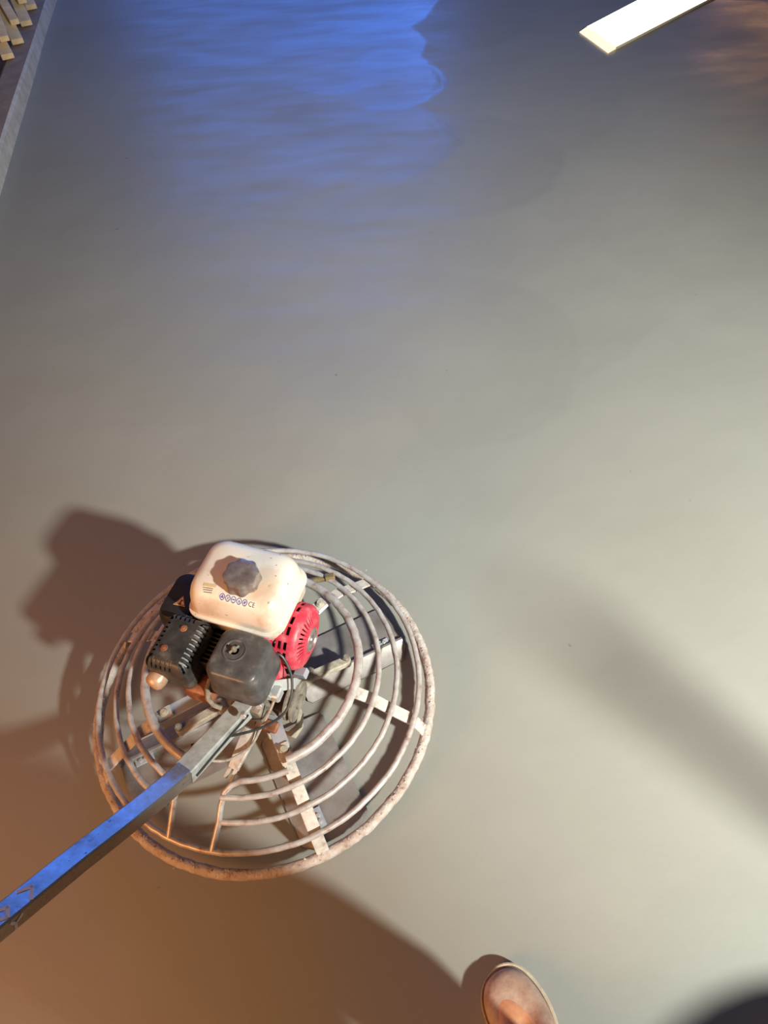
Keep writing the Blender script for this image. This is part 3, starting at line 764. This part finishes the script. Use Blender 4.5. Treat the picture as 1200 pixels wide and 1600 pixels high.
# stencilled letters, partly worn, on the top and on the right side
hy = Vector((0, 0, 1)).cross(dirn).normalized(); hz = dirn.cross(hy)
def face_mat(s, top=True):
    m = Matrix.Identity(4)
    x = dirn; 
    y, z = (hy, hz) if top else (hz, -hy) if False else (hy, hz)
    if not top: y, z = hz, hy
    for i in range(3): m[i][0], m[i][1], m[i][2] = x[i], y[i], z[i]
    m.translation = PB + dirn * s + z * (hs / 2 + 0.0003) ; return m
def stroke(bmx, a, b, w, m):
    a, b = Vector(a), Vector(b); d = (b - a).normalized(); n = Vector((-d.y, d.x)) * w / 2
    poly_prism(bmx, [tuple(a - n), tuple(b - n), tuple(b + n), tuple(a + n)], 0.0012, m)
LT = {'s': 0.355}
bm = B(); m = face_mat(0.372)
stroke(bm, (0.010, -0.012), (-0.012, -0.002), 0.0055, m); stroke(bm, (-0.012, -0.004), (0.004, 0.016), 0.0055, m)
obj('letter', bm, 'letter', hd, smooth=False)
bm = B(); m = face_mat(0.415)
stroke(bm, (0.012, -0.010), (-0.010, 0.0), 0.0055, m); stroke(bm, (-0.010, -0.002), (0.002, 0.015), 0.0055, m); stroke(bm, (0.002, 0.013), (0.018, 0.005), 0.0055, m)
obj('letter', bm, 'letter', hd, smooth=False)
bm = B(); m = face_mat(0.405, False)
stroke(bm, (-0.010, 0.012), (0.002, 0.001), 0.005, m); stroke(bm, (0.012, 0.013), (0.002, 0.001), 0.005, m); stroke(bm, (0.002, 0.002), (0.001, -0.014), 0.005, m)
obj('letter', bm, 'letter', hd, smooth=False)

# ---- cables
def smooth_pts(ctrl, n=8):
    P = [Vector(p) for p in ctrl]; P = [2 * P[0] - P[1]] + P + [2 * P[-1] - P[-2]]; out = []
    for i in range(1, len(P) - 2):
        for k in range(n):
            t = k / n; a, b, c, d = P[i-1], P[i], P[i+1], P[i+2]
            out.append(0.5 * ((2 * b) + (c - a) * t + (2 * a - 5 * b + 4 * c - d) * t * t + (-a + 3 * b - 3 * c + d) * t ** 3))
    out.append(P[-2]); return out
CB = {}
bm = B()
tube(bm, smooth_pts([E(0.098, -0.022, 0.385), E(0.118, -0.022, 0.375), E(0.142, -0.045, 0.335), E(0.150, -0.085, 0.300), E(0.140, -0.120, 0.285), E(0.105, -0.160, 0.285), E(0.065, -0.190, 0.292), E(0.030, -0.215, 0.305), E(-0.010, -0.250, 0.322)]), 0.0032, 8)
obj('throttle_cable', bm, 'cable', T, label='thin black throttle cable')
bm = B()
tube(bm, smooth_pts([E(0.120, -0.070, 0.330), E(0.115, -0.110, 0.300), E(0.100, -0.150, 0.265), E(0.085, -0.195, 0.240), E(0.050, -0.235, 0.240), E(0.010, -0.255, 0.262), E(-0.010, -0.262, 0.290)]), 0.0034, 8)
obj('clutch_cable', bm, 'pale_cable', T, label='mortar-smeared clutch cable')
bm = B()
e1 = P0 + Vector((0.022, 0.004, 0.020))
tube(bm, smooth_pts([E(0.070, -0.150, 0.300), P0.lerp(PB, 0.15) + hy * 0.0 + Vector((0.022, -0.012, 0.012)), P0.lerp(PB, 0.6) + Vector((0.0205, -0.0125, 0.004)), P0.lerp(PB, 0.98) + Vector((0.0205, -0.0125, -0.004))]), 0.0026, 8)
obj('brake_wire', bm, 'cable', T)
# brass fitting by the far arm
bm = B(); p = E(0.035, 0.285, 0.195); cyl(bm, p, p + E(0.05, 0.02, 0.01), 0.008, seg=12, bev=0.002); cyl(bm, p + E(0.040, 0.016, 0.01), p + E(0.062, 0.025, 0.012), 0.013, seg=6, bev=0.001)
MAT['fitting'] = worn('brass_fitting', [(0.3, (0.32, 0.22, 0.10)), (0.7, (0.55, 0.42, 0.22))], 50, 0.4, 0.6)
obj('lifting_eye', bm, 'fitting', T)

# ------------------------------------------------------------------ glowing prism standing in for a bright patch on the far slab
LBp = [(1.600, 5.440), (1.690, 5.040), (3.30, 6.40), (3.16, 6.86)]
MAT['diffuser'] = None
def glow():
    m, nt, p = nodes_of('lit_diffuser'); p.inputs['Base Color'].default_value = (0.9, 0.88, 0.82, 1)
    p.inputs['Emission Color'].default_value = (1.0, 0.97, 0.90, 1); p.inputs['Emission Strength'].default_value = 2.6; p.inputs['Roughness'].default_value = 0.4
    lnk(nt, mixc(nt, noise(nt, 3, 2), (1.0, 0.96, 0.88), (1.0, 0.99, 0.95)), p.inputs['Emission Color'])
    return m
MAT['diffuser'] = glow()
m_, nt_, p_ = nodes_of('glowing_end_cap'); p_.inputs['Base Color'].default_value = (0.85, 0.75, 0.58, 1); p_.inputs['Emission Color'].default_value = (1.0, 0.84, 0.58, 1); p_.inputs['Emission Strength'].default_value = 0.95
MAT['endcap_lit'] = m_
MAT['endcap'] = flat('cream_end_cap', (0.80, 0.66, 0.46), 0.5)
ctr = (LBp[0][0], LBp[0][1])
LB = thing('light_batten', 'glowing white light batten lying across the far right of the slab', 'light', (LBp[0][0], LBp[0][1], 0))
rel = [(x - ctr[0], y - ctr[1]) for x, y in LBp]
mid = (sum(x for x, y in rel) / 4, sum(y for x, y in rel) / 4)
bm = B(); poly_prism(bm, [(mid[0] + (x - mid[0]) * 0.98, mid[1] + (y - mid[1]) * 0.98) for x, y in rel], 0.005); obj('housing', bm, 'endcap', LB, smooth=False)  # thin base under the glowing strip
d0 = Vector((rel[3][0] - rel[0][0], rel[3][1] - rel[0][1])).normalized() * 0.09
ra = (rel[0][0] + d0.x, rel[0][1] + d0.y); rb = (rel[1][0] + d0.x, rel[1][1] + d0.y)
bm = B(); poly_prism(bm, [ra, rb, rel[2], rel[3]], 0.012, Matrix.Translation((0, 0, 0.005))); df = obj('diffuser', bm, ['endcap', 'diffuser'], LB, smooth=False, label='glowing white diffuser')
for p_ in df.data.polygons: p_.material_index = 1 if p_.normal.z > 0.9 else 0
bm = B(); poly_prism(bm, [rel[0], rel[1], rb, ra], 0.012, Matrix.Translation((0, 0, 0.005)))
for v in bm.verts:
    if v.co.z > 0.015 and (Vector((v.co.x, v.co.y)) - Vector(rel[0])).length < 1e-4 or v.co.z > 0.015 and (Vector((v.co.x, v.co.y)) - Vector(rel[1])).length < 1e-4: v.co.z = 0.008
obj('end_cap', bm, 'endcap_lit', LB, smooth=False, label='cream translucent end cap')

# ------------------------------------------------------------------ timber battens heaped behind the curb, ends over it
ENDS = [((-2.262, 5.50), 0.122, 'lowest sawn batten end, nearest of the heap at the top left corner'), ((-2.285, 5.62), 0.190, 'pale sawn batten lying second from the near end of the heap'), ((-2.268, 5.78), 0.122, 'orange-tinted sawn batten sticking farthest out over the curb'),
        ((-2.300, 5.95), 0.190, 'light cream sawn batten end in the middle of the heap'), ((-2.300, 6.15), 0.122, 'shaded sawn batten end just beyond the cream one'), ((-2.345, 6.36), 0.205, 'farthest but one sawn batten end at the top edge'), ((-2.355, 6.52), 0.122, 'farthest sawn batten end at the top edge of the picture')]
for i, ((x, y), z, lab) in enumerate(ENDS):
    bm = B(); L = 0.95 + 0.1 * (i % 2)
    box(bm, (L, 0.080 if i % 2 == 0 else 0.062, 0.034), (L / 2, 0, 0), 0.003, 1)
    o = obj('timber_batten', bm, 'timber', None, angle=30, label=lab, category='timber', group='timber battens behind the curb')
    o.location = (x, y, z + 0.004); o.rotation_euler = (0, radians(-11), radians(113 + (2, -2, 1, 3, -1, 2, 0)[i]))

# ------------------------------------------------------------------ operator's shoe
SH = thing('work_shoe', 'dusty tan work shoe whose toe shows at the bottom edge of the picture', 'shoe', (0.148, 0.152, 0), radians(24))
def shoe_outline(grow=0.0):
    """outline of a right shoe from the toe (y = 0) back to the heel (y = -0.30)"""
    R_ = [(0.004, 0.0), (0.030, -0.006), (0.048, -0.024), (0.058, -0.052), (0.062, -0.085), (0.059, -0.12), (0.049, -0.16), (0.042, -0.21), (0.041, -0.255), (0.033, -0.285), (0.016, -0.299)]
    L_ = [(0.0, -0.301), (-0.016, -0.299), (-0.033, -0.285), (-0.040, -0.255), (-0.040, -0.21), (-0.042, -0.16), (-0.050, -0.12), (-0.054, -0.085), (-0.052, -0.055), (-0.043, -0.028), (-0.024, -0.007)]
    P = R_ + L_; n = len(P); out = []
    for i in range(n):
        a, b, c, d = (Vector(P[(i + k) % n]) for k in (-1, 0, 1, 2))
        for k in range(4):
            t = k / 4
            out.append(0.5 * ((2 * b) + (c - a) * t + (2 * a - 5 * b + 4 * c - d) * t * t + (-a + 3 * b - 3 * c + d) * t ** 3))
    m = len(out); res = []
    for i in range(m):
        tg = (out[(i + 1) % m] - out[i - 1]).normalized(); g_ = grow if grow < 0 else grow * min(1, max(0.15, 0.6 + out[i].x / 0.03))
        res.append(out[i] + Vector((tg.y * -1, tg.x)) * g_)
    return [(p.x * 1.10, p.y) for p in res]
def osec(grow, z, f=None): return [(x, y, z + (f(y) if f else 0)) for x, y in shoe_outline(grow)]
spring = lambda y: 0.009 * max(0, (y + 0.08) / 0.08) ** 2
bm = B(); loft(bm, [osec(0.000, 0.0, spring), osec(0.005, 0.005, spring), osec(0.0065, 0.016, spring), osec(0.006, 0.024, spring), osec(0.0035, 0.0262, spring), osec(-0.006, 0.0262, spring)])
obj('sole', bm, 'sole', SH, angle=35, label='pale rubber sole edge')
def upper_sec(t, lift=0.0):
    out = []
    for (x, y) in shoe_outline(-0.0035):
        back = min(1, max(0, -y / 0.30))
        top = 0.056 + 0.060 * min(1, back * 1.7) ** 1.2
        hh = 0.024 + spring(y) + (top - 0.024) * math.sin(t * pi / 2) + lift
        w = math.sqrt(max(0, 1 - t ** 2.3))
        kx = w if back < 0.40 else max(w, 0.42 * min(1, (back - 0.40) / 0.12))
        yy = -0.150 + (y + 0.150) * (1 - 0.80 * (1 - w)) if back < 0.5 else y + 0.006 * t
        out.append((x * kx, yy, hh))
    return out
TS = [0, 0.05, 0.11, 0.18, 0.26, 0.35, 0.45, 0.55, 0.65, 0.75, 0.84, 0.91, 0.96, 0.99]
bm = B(); loft(bm, [upper_sec(t) for t in TS])
up = obj('upper', bm, 'upper', SH, angle=70)
# orange-tan vamp patch stitched over the middle of the toe box
from mathutils.bvhtree import BVHTree
tb = B(); tb.from_mesh(up.data); bv = BVHTree.FromBMesh(tb); tb.free()
bm = B(); rows = []
for i in range(9):
    row = []
    for k in range(40):
        a = 2 * pi * k / 40; q = (0.02 + 0.98 * i / 8)
        x = -0.014 + 0.037 * q * cos(a); y = -0.132 + 0.084 * q * sin(a)
        h = bv.ray_cast(Vector((x, y, 0.5)), Vector((0, 0, -1)))[0]
        row.append(bm.verts.new((x, y, (h.z if h else 0.05) + (0.0020 if i < 8 else -0.001))))
    rows.append(row)
for A, Bq in zip(rows, rows[1:]):
    for k in range(40): bm.faces.new((A[k], A[(k + 1) % 40], Bq[(k + 1) % 40], Bq[k]))
bm.faces.new(rows[0][::-1])
obj('vamp_patch', bm, 'toe', SH, angle=60, label='orange-tan leather patch on the toe')
bm = B(); pts = [Vector((x, y, 0.0272 + spring(y))) for x, y in shoe_outline(-0.0025)]; tube(bm, pts, 0.0024, 6, True); obj('welt_crease', bm, 'seam', SH, label='dark crease above the sole')

# ------------------------------------------------------------------ operator (behind the camera; only the shadow and shoe reach the picture)
def person():
    root = thing('person', 'person standing behind the camera in dark work clothes, casting the shadow at bottom left', 'person', (0.13, -0.15, 0))
    J = {'pel': (0, -0.02, 0.93), 'bel': (0, -0.05, 1.08), 'che': (0, -0.07, 1.28), 'nek': (0, -0.04, 1.46), 'hea': (0, 0.0, 1.56), 'crn': (0, 0.0, 1.68)}
    V = []; Ed = []; Rr = []
    def add(p, r, par=None):
        V.append(p); Rr.append(r)
        if par is not None: Ed.append((par, len(V) - 1))
        return len(V) - 1
    pel = add(J['pel'], 0.155); bel = add(J['bel'], 0.19, pel); che = add(J['che'], 0.20, bel); nek = add(J['nek'], 0.065, che); hea = add((0, -0.06, 1.57), 0.088, nek); crn = add((0, -0.07, 1.67), 0.075, hea)
    add((0, 0.030, 1.575), 0.018, hea)                    # nose
    for s in (-1, 1):
        fr = s > 0
        hip = add((0.09 * s, 0.02 if fr else -0.01, 0.86), 0.125, pel); kne = add((0.115 if fr else -0.05, 0.090 if fr else -0.03, 0.49), 0.098 if fr else 0.115, hip)
        cal = add((0.115 if fr else -0.07, 0.095 if fr else 0.0, 0.30), 0.090 if fr else 0.10, kne); ank = add((0.095 if fr else -0.09, 0.085 if fr else -0.06, 0.125), 0.068 if fr else 0.055, cal)
        if s < 0: ft = add((-0.09, -0.08, 0.05), 0.045, ank); add((-0.12, 0.04, 0.035), 0.035, ft)
        sho = add((0.185 * s, -0.09, 1.40), 0.065, che); elb = add((0.22 * s, -0.06, 1.14), 0.047, sho); wri = add((0.09 * s - 0.12, 0.03, 1.40), 0.030, elb)
        hnd = add((0.07 * s - 0.12, 0.05, 1.46), 0.030, wri)
        for k in range(4):
            b0 = add((0.06 * s - 0.12 + s * 0.004, 0.030 + 0.016 * k, 1.505 + 0.004 * (1.5 - abs(k - 1.5))), 0.009, hnd); add((0.035 * s - 0.12, 0.030 + 0.016 * k, 1.535 + 0.006 * (1.5 - abs(k - 1.5))), 0.008, b0)
        th = add((0.045 * s - 0.12, 0.025, 1.47), 0.010, hnd); add((0.03 * s - 0.12, 0.02, 1.495), 0.009, th)
    big = B()                                             # tapered limbs fused into one continuous skin
    for a, b in Ed:
        t = B()
        for k in (a, b):
            bmesh.ops.create_icosphere(t, subdivisions=2, radius=Rr[k] * 0.93, matrix=Matrix.Translation(V[k]))
        r = bmesh.ops.convex_hull(t, input=t.verts[:])
        bmesh.ops.delete(t, geom=list({g for g in r['geom_interior'] if isinstance(g, bmesh.types.BMVert)}), context='VERTS')
        bmesh.ops.recalc_face_normals(t, faces=t.faces[:]); merge(big, t)
    me = bpy.data.meshes.new('body'); big.to_mesh(me); big.free()
    o = bpy.data.objects.new('body', me); COL.objects.link(o)
    rm = o.modifiers.new('remesh', 'REMESH'); rm.mode = 'VOXEL'; rm.voxel_size = 0.0065
    sm = o.modifiers.new('smooth', 'SMOOTH'); sm.factor = 0.5; sm.iterations = 5
    dg = bpy.context.evaluated_depsgraph_get(); dg.update()
    nm = bpy.data.meshes.new_from_object(o.evaluated_get(dg)); o.modifiers.clear(); o.data = nm
    nm.materials.clear(); nm.materials.append(MAT['cloth']); nm.materials.append(MAT['skin'])
    for p in nm.polygons:
        c = p.center; p.use_smooth = True
        if c.z > 1.47 or (c.y > 0.0 and c.z > 1.38): p.material_index = 1
    o.parent = root
    bm = B(); t = B(); bmesh.ops.create_uvsphere(t, u_segments=20, v_segments=12, radius=0.103); merge(bm, t, Matrix.Translation((0, -0.085, 1.645)) @ Matrix.Diagonal((0.92, 1.0, 0.80, 1)))
    obj('hair', bm, 'hair', root)
    return root
PERSON = person()

# unseen post and tub, added to cast soft shadows across the slab
bm = B(); cyl(bm, (0, 0, 0), (0, 0, 1.66), 0.026, 0.024, 12, 0.004); box(bm, (0.16, 0.16, 0.02), (0, 0, 0.01), 0.004, 1)
o = obj('timber_post', bm, 'timber', label='upright timber post just beyond the right edge of the picture', category='post'); o.location = (1.70, -0.55, 0)
bm = B()
lathe(bm, [(r_ * 1.43, z_) for r_, z_ in [(0, 0.02), (0.23, 0.02), (0.235, 0.0), (0.245, 0.0), (0.25, 0.03), (0.262, 0.25), (0.270, 0.26), (0.264, 0.27), (0.275, 0.53), (0.285, 0.56), (0.285, 0.58), (0.265, 0.58), (0.24, 0.06), (0, 0.06)]], Matrix.Rotation(radians(-90), 4, 'Y'), 40)
o = obj('mixing_tub', bm, 'drum', label='round mixing tub standing beyond the lower right corner', category='tub'); o.location = (1.118, -0.643, 0)
